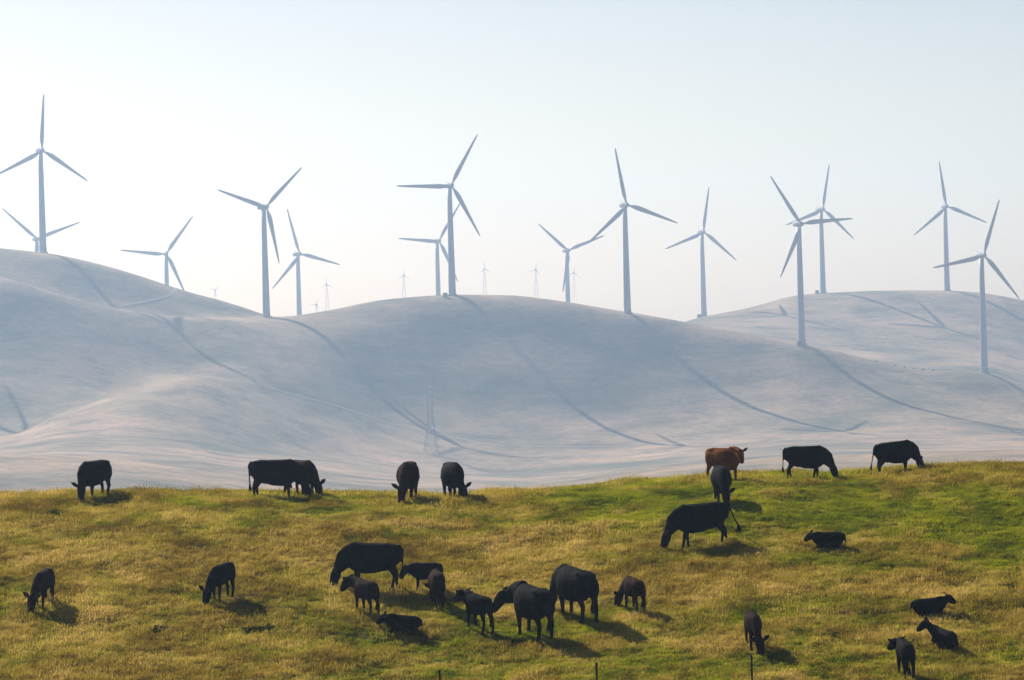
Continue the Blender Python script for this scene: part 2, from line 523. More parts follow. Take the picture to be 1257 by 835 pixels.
# dirt tracks draped over the hills
def track(px_pts, width, label):
    pts = [hill_hit(*p) for p in px_pts]
    path = []
    for a, b in zip(pts[:-1], pts[1:]):
        n = max(2, int((b - a).length / 8))
        for k in range(n):
            path.append(a.lerp(b, k / n))
    path.append(pts[-1])
    for _ in range(3):
        path = [path[0]] + [(path[k - 1] + path[k] * 2 + path[k + 1]) / 4 for k in range(1, len(path) - 1)] + [path[-1]]
    bm = bmesh.new()
    prev = None
    for k, p in enumerate(path):
        t = (path[min(k + 1, len(path) - 1)] - path[max(k - 1, 0)]).normalized()
        s = Vector((t.y, -t.x, 0)).normalized()
        row = []
        for q in (-1, -0.4, 0.4, 1):
            v = p + s * q * width / 2 * random.uniform(0.9, 1.1)
            row.append(bm.verts.new((v.x, v.y, h_far(v.x, v.y) + (0.22 if abs(q) < 1 else 0.02))))
        if prev:
            for i in range(3):
                bm.faces.new((prev[i], prev[i + 1], row[i + 1], row[i]))
        prev = row
    o = link('dirt_track', bm_mesh(bm, 'dirt_track', M_TRACK, True))
    tag(o, label, None, None, 'structure')
track([(225, 458), (280, 467), (340, 480), (420, 500), (500, 524), (560, 538), (620, 548)], 3.0, 'pale dirt track climbing across the centre hill')
track([(150, 377), (185, 370), (215, 366), (250, 362)], 2.8, 'pale dirt track on the left dark hill')
track([(640, 549), (720, 549), (800, 545), (880, 541)], 2.4, 'pale dirt track along the foot of the centre hill')

# ------------------------------------------------------------------ wind turbines
HUB_R, BLADE_L = 1.35, 33.0
def ring_loft(bm, rings):
    prev = None
    for rg in rings:
        vs = [bm.verts.new(p) for p in rg]
        if prev:
            n = len(vs)
            for k in range(n):
                bm.faces.new((prev[k], prev[(k + 1) % n], vs[(k + 1) % n], vs[k]))
        else:
            first = vs
        prev = vs
    bm.faces.new(first[::-1])
    bm.faces.new(prev)

def lathe(bm, prof, seg=24, M=Matrix()):
    ring_loft(bm, [[M @ Vector((r * math.cos(2 * math.pi * k / seg), r * math.sin(2 * math.pi * k / seg), z)) for k in range(seg)] for r, z in prof])

def box(bm, size, centre, bev=0.0, M=Matrix()):
    r = bmesh.ops.create_cube(bm, size=1.0)
    for v in r['verts']:
        v.co = M @ Vector((v.co.x * size[0] + centre[0], v.co.y * size[1] + centre[1], v.co.z * size[2] + centre[2]))
    if bev:
        es = list({e for v in r['verts'] for e in v.link_edges})
        bmesh.ops.bevel(bm, geom=es, offset=bev, segments=2, affect='EDGES')

def rod(bm, a, b, r, seg=5):
    a, b = Vector(a), Vector(b)
    q = (b - a).to_track_quat('Z', 'Y').to_matrix().to_4x4()
    q.translation = a
    lathe(bm, [(r, 0), (r, (b - a).length)], seg, q)

def blade_mesh():
    bm = bmesh.new()
    st = [(0.0, 0.95, 0.95, 0), (1.2, 0.95, 0.95, 2), (3.0, 1.45, 0.72, 12), (5.5, 2.6, 0.55, 14), (8.0, 2.8, 0.46, 12), (12, 2.5, 0.38, 9),
          (18, 2.0, 0.28, 5), (24, 1.55, 0.2, 2), (29, 1.15, 0.14, 0), (31.8, 0.8, 0.08, -1), (32.7, 0.36, 0.05, -1), (33.0, 0.1, 0.02, -1)]
    rings = []
    for z, c, t, tw in st:
        rg = []
        for k in range(14):
            a = 2 * math.pi * k / 14
            x = math.cos(a) * c / 2
            y = math.sin(a) * t / 2 * (1 if z < 2 else (0.55 + 0.45 * math.cos(a)) * 1.1 + 0.12)
            off = 0 if z < 2 else -0.16 * c
            x += off
            q = R(tw)
            rg.append((x * math.cos(q) - y * math.sin(q), x * math.sin(q) + y * math.cos(q), z))
        rings.append(rg)
    ring_loft(bm, rings)
    return bm_mesh(bm, 'blade', M_BLADE, True)
BLADE = blade_mesh()

def nacelle_mesh():
    # local: rotor at +X, tower axis at x = 0
    bm = bmesh.new()
    st = [(-5.6, 0.95, 1.0), (-5.3, 1.25, 1.3), (-3.0, 1.5, 1.55), (0.5, 1.55, 1.6), (1.8, 1.4, 1.45), (2.3, 1.15, 1.2)]
    rings = []
    for x, w_, h_ in st:
        rg = []
        for k in range(20):
            a = 2 * math.pi * k / 20
            c, s = math.cos(a), math.sin(a)
            e = 0.55
            rg.append((x, w_ * math.copysign(abs(c) ** e, c), 0.15 + h_ * math.copysign(abs(s) ** e, s)))
        rings.append(rg)
    ring_loft(bm, rings)
    box(bm, (1.4, 1.2, 0.45), (-3.9, 0, 1.82), 0.08)
    rod(bm, (-4.6, 0.4, 1.5), (-4.6, 0.4, 2.9), 0.06)
    rod(bm, (-4.6, -0.4, 1.5), (-4.6, -0.4, 2.9), 0.06)
    return bm_mesh(bm, 'nacelle', M_BLADE, True)
NACELLE = nacelle_mesh()
def spinner_mesh():
    bm = bmesh.new()
    Mx = Matrix.Rotation(R(90), 4, 'Y')
    lathe(bm, [(1.25, 2.3), (1.4, 2.7), (1.4, 3.6), (1.15, 4.3), (0.7, 4.75), (0.15, 4.95)], 20, Mx)
    return bm_mesh(bm, 'rotor_hub', M_BLADE, True)
SPIN = spinner_mesh()
ROTOR_X = 3.2

def turbine(hub, tips, D, label, group, base_px=None, face=1):
    # yaw and phase of the rotor from three blade tips in the photo
    u = [unroll(*p) for p in [hub] + tips]
    vec = [(q[0] - u[0][0], q[1] - u[0][1]) for q in u[1:]]
    if len(vec) == 2:
        vec.append((-vec[0][0] - vec[1][0], -vec[0][1] - vec[1][1]))
    ry = math.sqrt(sum(v[1] ** 2 for v in vec) / 1.5)
    rx = math.sqrt(sum(v[0] ** 2 for v in vec) / 1.5)
    cpsi = min(0.985, max(0.6, rx / ry))
    psi = math.acos(cpsi)
    ph = []
    for k, v in enumerate(vec):
        a = math.atan2(v[0] / cpsi, -v[1])
        ph.append(a)
    base_a = ph[0]
    dev = [((p - base_a) % (2 * math.pi)) for p in ph]
    order = sorted(range(3), key=lambda k: dev[k])
    phase = base_a + sum((dev[o] - k * 2 * math.pi / 3) for k, o in enumerate(order)) / 3
    hubw = world_at(*hub, D)
    n = Vector((math.sin(psi), -math.cos(psi), 0))      # the rotor looks to the right and towards the viewer
    top = hubw - n * ROTOR_X
    zb = h_far(top.x, top.y)
    H = top.z - zb
    root = bpy.data.objects.new('wind_turbine', None)
    COL.objects.link(root)
    root.location = (top.x, top.y, zb)
    root.rotation_euler = (0, 0, math.atan2(n.y, n.x))
    tag(root, label, 'wind turbine', group)
    bm = bmesh.new()
    Ht = H - 1.35
    prof = [(2.15, -3.0)] + [(2.15 - 0.85 * k / 6, Ht * k / 6) for k in range(7)]
    lathe(bm, prof, 28)
    tw = link('tower', bm_mesh(bm, 'tower', M_WHITE, True), root)
    bm = bmesh.new()
    lathe(bm, [(2.9, -3.0), (2.9, 0.3), (2.1, 0.32)], 28)
    link('foundation_ring', bm_mesh(bm, 'foundation_ring', M_TRACK), root)
    for k in (1, 2):
        bm = bmesh.new()
        r_ = 2.15 - 0.85 * k / 3
        lathe(bm, [(r_ - 0.05, -0.1), (r_ + 0.05, -0.1), (r_ + 0.05, 0.1), (r_ - 0.05, 0.1)], 28)
        fl = link('flange', bm_mesh(bm, 'flange', M_WHITE), tw)
        fl.location = (0, 0, Ht * k / 3)
    bm = bmesh.new()
    box(bm, (0.14, 1.0, 2.2), (2.16, 0, 2.0), 0.04)
    for k in range(4):
        box(bm, (0.5, 1.1, 0.12), (2.5 + 0.35 * (3 - k), 0, 0.42 + 0.12 * k))
    dr = link('door', bm_mesh(bm, 'door', M_STEEL), tw)
    dr.rotation_euler = (0, 0, 0.4)
    nc = link('nacelle', NACELLE, root)
    nc.location = (0, 0, H)
    sp = link('rotor_hub', SPIN, root)
    sp.location = (0, 0, H)
    # blades: local +Z along the span; the rotor plane is local YZ
    for k in range(3):
        a = phase + k * 2 * math.pi / 3
        # on screen to the right of the viewer = local +Y
        b = link('blade', BLADE, root)
        rot = Matrix.Rotation(-a, 4, 'X') @ Matrix.Rotation(R(90), 4, 'Z')
        b.matrix_local = Matrix.Translation((ROTOR_X, 0, H)) @ rot
        b.scale = (1, 1, (ry / F * D) / BLADE_L)
    return root, H

FRONT, REAR = 'large turbines on the near crest', 'large turbines standing behind the crest'
TURB = [
    ((51.8, 184.8), [(51.8, 115.7), (-1, 214.5), (107.5, 224.3)], 2140, 'tall white turbine at far left on the dark hill top', FRONT),
    ((46.6, 293.5), [(6, 257), (96, 271)], 2560, 'low turbine half hidden behind the far left tower', REAR),
    ((204.3, 312), [(147, 306), (236.3, 265.8)], 2600, 'low turbine standing behind the left hill slope', REAR),
    ((327.1, 254), [(267.5, 232.2), (365.5, 208.5), (343.7, 325.9)], 2093, 'tall turbine in the saddle left of the centre hill', FRONT),
    ((368.2, 312), [(351.6, 256), (417.6, 327.9), (337.8, 353.5)], 2600, 'smaller turbine just right of the saddle turbine', REAR),
    ((554.2, 227.9), [(584.4, 165.2), (487.1, 226.5), (591.4, 291)], 2112, 'tall turbine on the summit of the centre hill', FRONT),
    ((539, 296), [(488.8, 292), (563.2, 249.7), (562.6, 348)], 2600, 'smaller turbine overlapping the summit turbine on its left', REAR),
    ((697.8, 307.7), [(659.2, 273.5), (742, 290.6)], 2650, 'low turbine with raised blades behind the centre hill', REAR),
    ((769.5, 251.7), [(753.8, 181), (835, 275.5), (723, 297.7)], 2110, 'tall turbine on the right shoulder of the centre hill', FRONT),
    ((863.8, 285), [(869.4, 229.4), (816.3, 304.4), (906.2, 320.7)], 2648, 'turbine at the low gap between the two hills', REAR),
    ((983.7, 275), [(944, 216), (1051, 271), (960, 340.8)], 2064, 'turbine whose tower base stands mid slope on the right', FRONT),
    ((1010.5, 257.2), [(1016.4, 201.6), (962.6, 275.4), (1050.2, 294.4)], 2650, 'turbine on the right far hill behind another rotor', REAR),
    ((1162, 253.5), [(1151, 197), (1119.2, 288), (1212, 272.8)], 2648, 'turbine on the flat top of the right far hill', REAR),
    ((1208, 313.7), [(1225, 245.4), (1140.8, 327.4), (1253.6, 368.6)], 2066, 'rightmost turbine with the lowest tower base', FRONT),
    ((-190, 205), [(-175, 136), (-243, 236), (-146, 255)], 1960, 'white turbine outside the left edge that throws a shadow', FRONT),
]
HUBS = []
for hub, tips, D, label, grp in TURB:
    root, H = turbine(hub, tips, steep(D, hub[0]), label, grp)
    HUBS.append((root, H))
    print('TURB', label[:40], 'H=%.1f' % H, 'zb=%.1f' % root.location.z)

# transformer cabinets beside some towers
def cabinet(px, D, label):
    x, _ = unroll(px, 400)
    X = x / F * D
    z = h_far(X, D)
    root = bpy.data.objects.new('transformer_cabinet', None)
    COL.objects.link(root)
    root.location = (X, D, z - 0.05)
    root.rotation_euler = (0, 0, 0.2)
    tag(root, label, 'transformer', 'transformer cabinets at the tower feet')
    bm = bmesh.new(); box(bm, (3.0, 2.6, 0.5), (0, 0, 0.1), 0.03)
    link('concrete_pad', bm_mesh(bm, 'concrete_pad', M_TRACK), root)
    bm = bmesh.new(); box(bm, (2.5, 2.0, 2.3), (0, 0, 1.5), 0.08)
    link('cabinet_body', bm_mesh(bm, 'cabinet_body', M_BOX), root)
    for s in (-1, 1):
        bm = bmesh.new(); box(bm, (1.05, 0.08, 1.9), (0.56 * s, -1.03, 1.45), 0.02)
        link('cabinet_door', bm_mesh(bm, 'cabinet_door', M_BOX), root)
cabinet(547.5, 2108, 'small dark cabinet left of the summit turbine tower')
cabinet(980.5, steep(2062), 'small dark cabinet left of the mid slope tower')
cabinet(858.5, 2644, 'small dark cabinet left of the gap turbine tower')
cabinet(1004, 2648, 'small dark cabinet by the tower on the right far hill')

# far lattice-tower turbines
def lattice_turbine(px, top_py, D, label, phase, lattice=True):
    x, y = unroll(px, top_py)
    X = x / F * D
    zt = -y / F * D
    zb = h_far(X, D)
    H = zt - zb
    root = bpy.data.objects.new('lattice_turbine', None)
    COL.objects.link(root)
    root.location = (X, D, zb)
    root.rotation_euler = (0, 0, random.uniform(-0.3, 0.3))
    tag(root, label, 'wind turbine', 'far small lattice turbines behind the crest')
    hw0, hw1 = H * 0.06, 0.45
    for sx in (-1, 1):
        for sy in (-1, 1):
            bm = bmesh.new()
            rod(bm, (sx * hw0, sy * hw0, -1), (sx * hw1, sy * hw1, H), 0.10)
            link('leg', bm_mesh(bm, 'leg', M_PALE), root)
    bm = bmesh.new()
    n = 9
    for k in range(n):
        a, b = k / n, (k + 1) / n
        wa, wb = hw0 + (hw1 - hw0) * a, hw0 + (hw1 - hw0) * b
        for s in (-1, 1):
            rod(bm, (-wa, s * wa, H * a), (wb, s * wb, H * b), 0.045)
            rod(bm, (wa, s * wa, H * a), (-wb, s * wb, H * b), 0.045)
            rod(bm, (s * wa, -wa, H * a), (s * wb, wb, H * b), 0.045)
    o = link('lattice_bracing', bm_mesh(bm, 'lattice_bracing', M_PALE), root)
    bm = bmesh.new()
    box(bm, (1.6, 4.4, 1.7), (0, 0, H + 0.6), 0.2)
    link('nacelle', bm_mesh(bm, 'nacelle', M_PALE), root)
    for k in range(3):
        b = link('blade', BLADE, root)
        a = phase + k * 2 * math.pi / 3
        b.matrix_local = Matrix.Translation((0, -2.6, H + 0.6)) @ Matrix.Rotation(a, 4, 'Y')
        b.scale = (0.2, 0.2, 0.22)
for px, py, D, lab, ph in [
    (495.5, 339, 3800, 'faint lattice turbine left of the summit turbine', 0.1),
    (594.5, 331, 3800, 'faint lattice turbine right of the summit turbine', 0.0),
    (657.6, 332, 3800, 'faint lattice turbine between the summit and the low turbine', 0.3),
    (704.6, 336, 3800, 'faint lattice turbine touching the low turbine on its right', 0.2),
    (264, 357, 3800, 'tiny faint turbine above the dark left hill slope', 0.9),
    (401, 350, 3800, 'faint lattice turbine right of the saddle turbines', 0.0),
    (388.5, 375, 3800, 'tiny faint turbine just above the saddle crest', 0.5)]:
    lattice_turbine(px, py, D, lab, ph)

# transmission tower at the foot of the hill
def pylon(px, py_base, py_top, label):
    b = hill_hit(px, py_base, 1300, 2000)
    Hh = (py_base - py_top) / F * b.y
    root = bpy.data.objects.new('transmission_tower', None)
    COL.objects.link(root)
    root.location = b
    root.rotation_euler = (0, 0, 0.25)
    tag(root, label, 'pylon')
    def hw(t):
        return 3.5 + (1.25 - 3.5) * min(t / 0.5, 1) if t < 0.5 else 1.25 - 0.25 * (t - 0.5)
    lev = [0, 0.14, 0.27, 0.39, 0.5, 0.58, 0.66, 0.74, 0.82, 0.9, 1.0]
    for sx in (-1, 1):
        for sy in (-1, 1):
            bm = bmesh.new()
            for a, c in ((0, 0.5), (0.5, 1.0)):
                rod(bm, (sx * hw(a), sy * hw(a), Hh * a - (1 if a == 0 else 0)), (sx * hw(c), sy * hw(c), Hh * c), 0.15)
            link('leg', bm_mesh(bm, 'leg', M_STEEL), root)
    bm = bmesh.new()
    for a, c in zip(lev[:-1], lev[1:]):
        wa, wc = hw(a), hw(c)
        for s in (-1, 1):
            for u in (-1, 1):
                rod(bm, (u * wa, s * wa, Hh * a), (-u * wc, s * wc, Hh * c), 0.085)
                rod(bm, (s * wa, u * wa, Hh * a), (s * wc, -u * wc, Hh * c), 0.06)
            rod(bm, (-wc, s * wc, Hh * c), (wc, s * wc, Hh * c), 0.06)
            rod(bm, (s * wc, -wc, Hh * c), (s * wc, wc, Hh * c), 0.06)
    link('lattice_bracing', bm_mesh(bm, 'lattice_bracing', M_STEEL), root)
    for t in (0.66, 0.82, 0.97):
        for s in (-1, 1):
            bm = bmesh.new()
            rod(bm, (0, s * 0.9, Hh * t), (0, s * 3.1, Hh * t + 0.3), 0.10)
            rod(bm, (0, s * 0.9, Hh * t + 1.2), (0, s * 3.1, Hh * t + 0.3), 0.08)
            rod(bm, (0, s * 3.0, Hh * t + 0.3), (0, s * 3.0, Hh * t - 1.1), 0.09)
            link('crossarm', bm_mesh(bm, 'crossarm', M_STEEL), root)
pylon(529.5, 556, 474, 'grey lattice transmission tower below the centre hill')

# shrubs along the near right crest
def leaf_clump(name, mat, n, rx, rz, leaf, seed):
    rnd = random.Random(seed)
    bm = bmesh.new()
    for _ in range(n):
        while True:
            p = Vector((rnd.uniform(-1, 1), rnd.uniform(-1, 1), rnd.uniform(0, 1)))
            if p.length < 1 and (p.length > 0.35):
                break
        p.z = max(0.02, p.z)
        k = 0.75 + 0.35 * math.sin(p.x * 5 + seed) * math.cos(p.y * 4 + seed)
        c = Vector((p.x * rx * k, p.y * rx * k, p.z * rz * k))
        s = leaf * rnd.uniform(0.6, 1.3)
        d1 = Vector((rnd.gauss(0, 1), rnd.gauss(0, 1), rnd.gauss(0.4, 1))).normalized()
        d2 = d1.cross(Vector((rnd.gauss(0, 1), rnd.gauss(0, 1), rnd.gauss(0, 1)))).normalized()
        vs = [bm.verts.new(c - d1 * s), bm.verts.new(c + d2 * s * 0.4), bm.verts.new(c + d1 * s), bm.verts.new(c - d2 * s * 0.4)]
        bm.faces.new(vs)
    me = bpy.data.meshes.new(name)
    bm.to_mesh(me)
    bm.free()
    me.materials.append(mat)
    return me
def stem_mesh(rx, rz, r, seed):
    rnd = random.Random(seed)
    bm = bmesh.new()
    for k in range(6):
        a = rnd.uniform(0, 6.28)
        rod(bm, (0, 0, -0.1), (math.cos(a) * rx * 0.6, math.sin(a) * rx * 0.6, rz * rnd.uniform(0.5, 0.8)), r, 4)
    return bm_mesh(bm, 'stems', M_TWIG)
FOL = [leaf_clump('foliage', M_SHRUB, 260, 1.5, 1.9, 0.34, s) for s in (1, 2, 3)]
STM = stem_mesh(1.5, 1.9, 0.06, 4)
for k, (px, sc) in enumerate([(1076, 0.4), (1099, 0.45), (1110, 0.55), (1121, 0.45), (1133, 0.6), (1145, 0.5)]):
    x, _ = unroll(px, 445)
    D = steep(2064)
    root = bpy.data.objects.new('shrub', None)
    COL.objects.link(root)
    root.location = (x / F * D, D, h_far(x / F * D, D) - 0.1)
    root.rotation_euler = (0, 0, k * 1.3)
    root.scale = (sc, sc, sc)
    tag(root, ('leftmost', 'second from the left', 'third from the left', 'fourth from the left', 'fifth from the left', 'rightmost')[k] + ' of the tiny shrubs on the right crest line', 'shrub', 'shrubs along the right crest line')
    link('foliage', FOL[k % 3], root)
    link('stems', STM, root)

# ------------------------------------------------------------------ cattle
def tube(bm, stations, seg=14):
    """stations: (centre, lateral radius, in-plane radius); rings stand across the path"""
    pts = [Vector(s[0]) for s in stations]
    rings = []
    for k, (c, rl, rp) in enumerate(stations):
        t = (pts[min(k + 1, len(pts) - 1)] - pts[max(k - 1, 0)]).normalized()
        ref = Vector((0, 1, 0))
        if abs(t.dot(ref)) > 0.85:
            ref = Vector((1, 0, 0))
        lat = (ref - t * ref.dot(t)).normalized()
        up = t.cross(lat)
        c = Vector(c)
        rings.append([c + lat * rl * math.cos(2 * math.pi * q / seg) + up * rp * math.sin(2 * math.pi * q / seg) for q in range(seg)])
    # rounded end caps
    def cap(c, rg, t, r):
        return [[c + (p - c) * 0.72 + t * r * 0.55 for p in rg], [c + (p - c) * 0.3 + t * r * 0.85 for p in rg]]
    t0 = (pts[0] - pts[1]).normalized()
    t1 = (pts[-1] - pts[-2]).normalized()
    a = cap(pts[0], rings[0], t0, min(stations[0][1:]))
    b = cap(pts[-1], rings[-1], t1, min(stations[-1][1:]))
    rings = [a[1], a[0]] + rings + b
    ring_loft(bm, rings)

def cow_mesh(pose='graze', young=False, swing=(0, 0, 0, 0), yaw=0.0, tail=0.0, gx=0.0, gy=0.0, size=1.0, seed=0, head_extra=0.0, fat=1.0):
    bm = bmesh.new()
    lying = pose.startswith('lie')
    wk = (0.90 if young else 1.05) * fat
    hk = 0.92 if young else 1.04
    xk = (0.94 if lying else 0.82) if young else 0.94
    body = [(-0.80, 1.14, .13, .15), (-0.74, 1.09, .22, .25), (-0.58, 1.04, .285, .32), (-0.32, .98, .315, .37), (0.0, .935, .365, .415),
            (.28, .925, .345, .425), (.48, .95, .275, .41), (.66, .985, .20, .345), (.80, 1.0, .13, .25)]
    def topfix(x, zc, w_, h_):
        top = zc + h_
        return ((x, 0, top - h_ * hk), w_ * wk, h_ * hk)
    B = [topfix(*s) for s in body]
    low = 0.0
    if lying:
        low = 0.47 if young else 0.46
    sh = Vector((0, 0, -low))
    tube(bm, [(Vector(c) + sh, a * (1.08 if lying else 1), b) for c, a, b in B], 18)
    # hip and shoulder blades, brisket, belly
    tube(bm, [(Vector((-.70, 0, 1.24)) + sh, .20 * wk, .07), (Vector((-.46, 0, 1.27)) + sh, .24 * wk, .08), (Vector((-.2, 0, 1.27)) + sh, .16 * wk, .07)], 10)
    tube(bm, [(Vector((.34, 0, 1.24)) + sh, .12 * wk, .10), (Vector((.52, 0, 1.255)) + sh, .13 * wk, .11), (Vector((.70, 0, 1.18)) + sh, .11 * wk, .12)], 10)
    if not young and not lying:
        tube(bm, [(Vector((-.42, 0, .66)), .13, .09), (Vector((-.28, 0, .62)), .12, .08)], 10)   # udder
    # neck and head
    hs = 1.26 if young else 1.06
    if pose == 'graze':
        n0, n1, n2 = Vector((.58, 0, 1.06)), Vector((.88, 0, .86)), Vector((1.06, 0, .60))
        p0, p1 = Vector((1.10, 0, .53)), Vector((1.25, 0, .11))
    elif pose == 'low':
        n0, n1, n2 = Vector((.58, 0, 1.08)), Vector((.88, 0, 1.08)), Vector((1.10, 0, 1.03))
        p0, p1 = Vector((1.15, 0, 1.09)), Vector((1.40, 0, .75))
    else:
        n0, n1, n2 = Vector((.58, 0, 1.10)), Vector((.86, 0, 1.24)), Vector((1.03, 0, 1.38))
        p0, p1 = Vector((1.02, 0, 1.42)), Vector((1.34, 0, 1.19))
        if pose == 'lie_low':
            n1, n2, p0, p1 = Vector((.82, 0, 1.13)), Vector((.98, 0, 1.15)), Vector((1.0, 0, 1.19)), Vector((1.29, 0, .98))
    p1 = p0 + (p1 - p0) * min(hs, 1.08)
    dz = Vector((0, 0, head_extra))
    n1, n2, p0, p1 = n1 + dz * 0.5, n2 + dz, p0 + dz, p1 + dz
    def turn(p, k):
        q = Matrix.Rotation(yaw * k, 3, 'Z') @ (p - n0)
        return n0 + q + sh
    N1, N2 = turn(n1, .5), turn(n2, .9)
    P0, P1 = turn(p0, 1.0), turn(p1, 1.0)
    # extra turn of the head itself
    P1 = P0 + Matrix.Rotation(yaw * 0.5, 3, 'Z') @ (P1 - P0)
    tube(bm, [(n0 - Vector((.1, 0, .02)) + sh, .22 * wk, .34 * hk), (n0.lerp(n1, .5) + sh if yaw == 0 else turn(n0.lerp(n1, .5), .3), .19 * wk, .305 * hk), (N1, .155 * wk, (.265 if pose == 'graze' else .245) * hk), (N2, .12, .16)], 14)
    d = (P1 - P0)
    L = d.length
    hd = d.normalized()
    lat = Vector((0, 1, 0))
    lat = (Matrix.Rotation(yaw * 1.5, 3, 'Z') @ lat)
    lat = (lat - hd * lat.dot(hd)).normalized()
    upv = hd.cross(lat)
    if upv.z < 0 and pose != 'graze':
        upv = -upv
    if pose == 'graze':
        fw = Vector((math.cos(yaw), math.sin(yaw), 0))
        if upv.dot(fw) < 0:
            upv = -upv
    tube(bm, [(P0 - hd * .03, .12 * hs, .13 * hs), (P0 + d * .18, .14 * hs, .15 * hs), (P0 + d * .42, .13 * hs, .14 * hs), (P0 + d * .68, .105 * hs, .118 * hs),
              (P0 + d * .88, .108 * hs, .108 * hs), (P1, .092 * hs, .086 * hs)], 14)
    tube(bm, [(P0 + d * .12 - upv * .06, .085, .09), (P0 + d * .45 - upv * .075, .06, .07)], 10)     # jaw
    for s in (-1, 1):
        e0 = P0 + d * .04 + lat * s * .10 + upv * .035
        ed = (lat * s * .85 - hd * .42 + Vector((0, 0, .22))).normalized()
        e1 = e0 + ed * .17 * hs
        e2 = e1 + (ed + lat * s * .25).normalized() * .13 * hs
        tube(bm, [(e0, .04, .034), (e1, .088 * hs, .034), (e2, .028, .022)], 8)
    if True:
        tube(bm, [(P0 - hd * .06 + upv * .05, .06, .05), (P0 + d * .08 + upv * .09, .05, .045)], 8)       # poll
    # legs
    hz = 0.86
    if not lying:
        lk = 1.22 if young else 1.15
        for i, (s, hind) in enumerate(((1, 0), (-1, 0), (1, 1), (-1, 1))):
            dx = swing[i]
            if hind:
                J = [((-.56, .155, 1.02), .13 * wk, .24), ((-.55, .185, .82), .125 * wk, .20), ((-.56, .18, .66), .085, .125), ((-.66, .165, .50), .058 * lk, .072),
                     ((-.685, .16, .42), .05 * lk, .062), ((-.655, .16, .24), .043 * lk, .046), ((-.635, .16, .11), .046 * lk, .05), ((-.61, .16, .035), .056, .066)]
            else:
                J = [((.50, .13, .95), .11 * wk, .17), ((.47, .165, .74), .105 * wk, .13), ((.465, .165, .56), .074, .09), ((.485, .155, .41), .055 * lk, .062),
                     ((.485, .15, .36), .052 * lk, .056), ((.48, .15, .20), .040 * lk, .044), ((.485, .15, .10), .045 * lk, .05), ((.51, .15, .035), .056, .066)]
            st = []
            for c, a, b in J:
                c = Vector(c)
                f = max(0.0, min(1.0, (hz - c.z) / hz))
                c.x += dx * f + (0.10 * abs(dx) * (1 if hind else -0.6) * math.sin(math.pi * f))
                c.y *= s * (wk if c.z > 0.5 else 1.0 - 0.05 * young)
                st.append((c, a, b))
            tube(bm, st, 10)
    else:
        for s in (1, -1):
            tube(bm, [(Vector((.48, s * .17, .44)), .11 * wk, .15), (Vector((.60, s * .22, .22)), .085, .11), (Vector((.80, s * .22, .10)), .065, .07), (Vector((.66, s * .20, .05)), .05, .05), (Vector((.46, s * .18, .045)), .05, .05)], 10)
            tube(bm, [(Vector((-.58, s * .17, .48)), .15 * wk, .2), (Vector((-.45, s * .28, .28)), .14, .2), (Vector((-.20, s * .34, .17)), .09, .12), (Vector((-.42, s * .36, .07)), .06, .06), (Vector((-.16, s * .36, .04)), .05, .045)], 10)
    # tail
    tz = sh
    if not lying:
        side = tail
        back = 0.10 * abs(tail)
        tp = [Vector((-.80, 0, 1.27)), Vector((-.875, side * .03, 1.19)), Vector((-.885 - back, side * .10, .98)), Vector((-.865 - back * 2.5, side * .26, .72)), Vector((-.85 - back * 4, side * .42, .52))]
        tube(bm, [(p, r_, r_) for p, r_ in zip(tp, (.045, .04, .030, .027, .027))], 8)
        tail_tip = tp[-1]
        tail_dir = (tp[-1] - tp[-2]).normalized()
    else:
        tp = [Vector((-.82, 0, 1.24)) + sh, Vector((-.90, .05, 1.05)) + sh, Vector((-.90, .16, .75)) + sh, Vector((-.84, .30, .55)) + sh]
        tube(bm, [(p, r_, r_) for p, r_ in zip(tp, (.045, .04, .032, .03))], 8)
        tail_tip = None
        tail_dir = None
    for v in bm.verts:
        v.co.x *= xk
        f = 1.0 if lying else max(0.0, 1 - v.co.z / 0.95)
        v.co.z += gx * v.co.x * (1.0 if lying or True else 1) + gy * v.co.y * f
    bmesh.ops.recalc_face_normals(bm, faces=bm.faces[:])
    for v in bm.verts:
        v.co *= size
    me = bpy.data.meshes.new('tmp')
    bm.to_mesh(me)
    bm.free()
    o = bpy.data.objects.new('tmp', me)
    COL.objects.link(o)
    rm = o.modifiers.new('r', 'REMESH')
    rm.mode = 'VOXEL'
    rm.voxel_size = 0.021 if size > 0.9 else 0.018
    rm.use_smooth_shade = True
    sm = o.modifiers.new('s', 'SMOOTH')
    sm.factor = 0.5
    sm.iterations = 5
    dgp = bpy.context.evaluated_depsgraph_get()
    dgp.update()
    res = bpy.data.meshes.new_from_object(o.evaluated_get(dgp))
    bpy.data.objects.remove(o)
    bpy.data.meshes.remove(me)
    res.name = 'cow_body'
    res.polygons.foreach_set('use_smooth', [True] * len(res.polygons))
    if tail_tip is not None:
        tip = tail_tip.copy()
        tip.x *= xk
        tip.z += gx * tip.x
        return res, tip * size, tail_dir
    return res, None, None

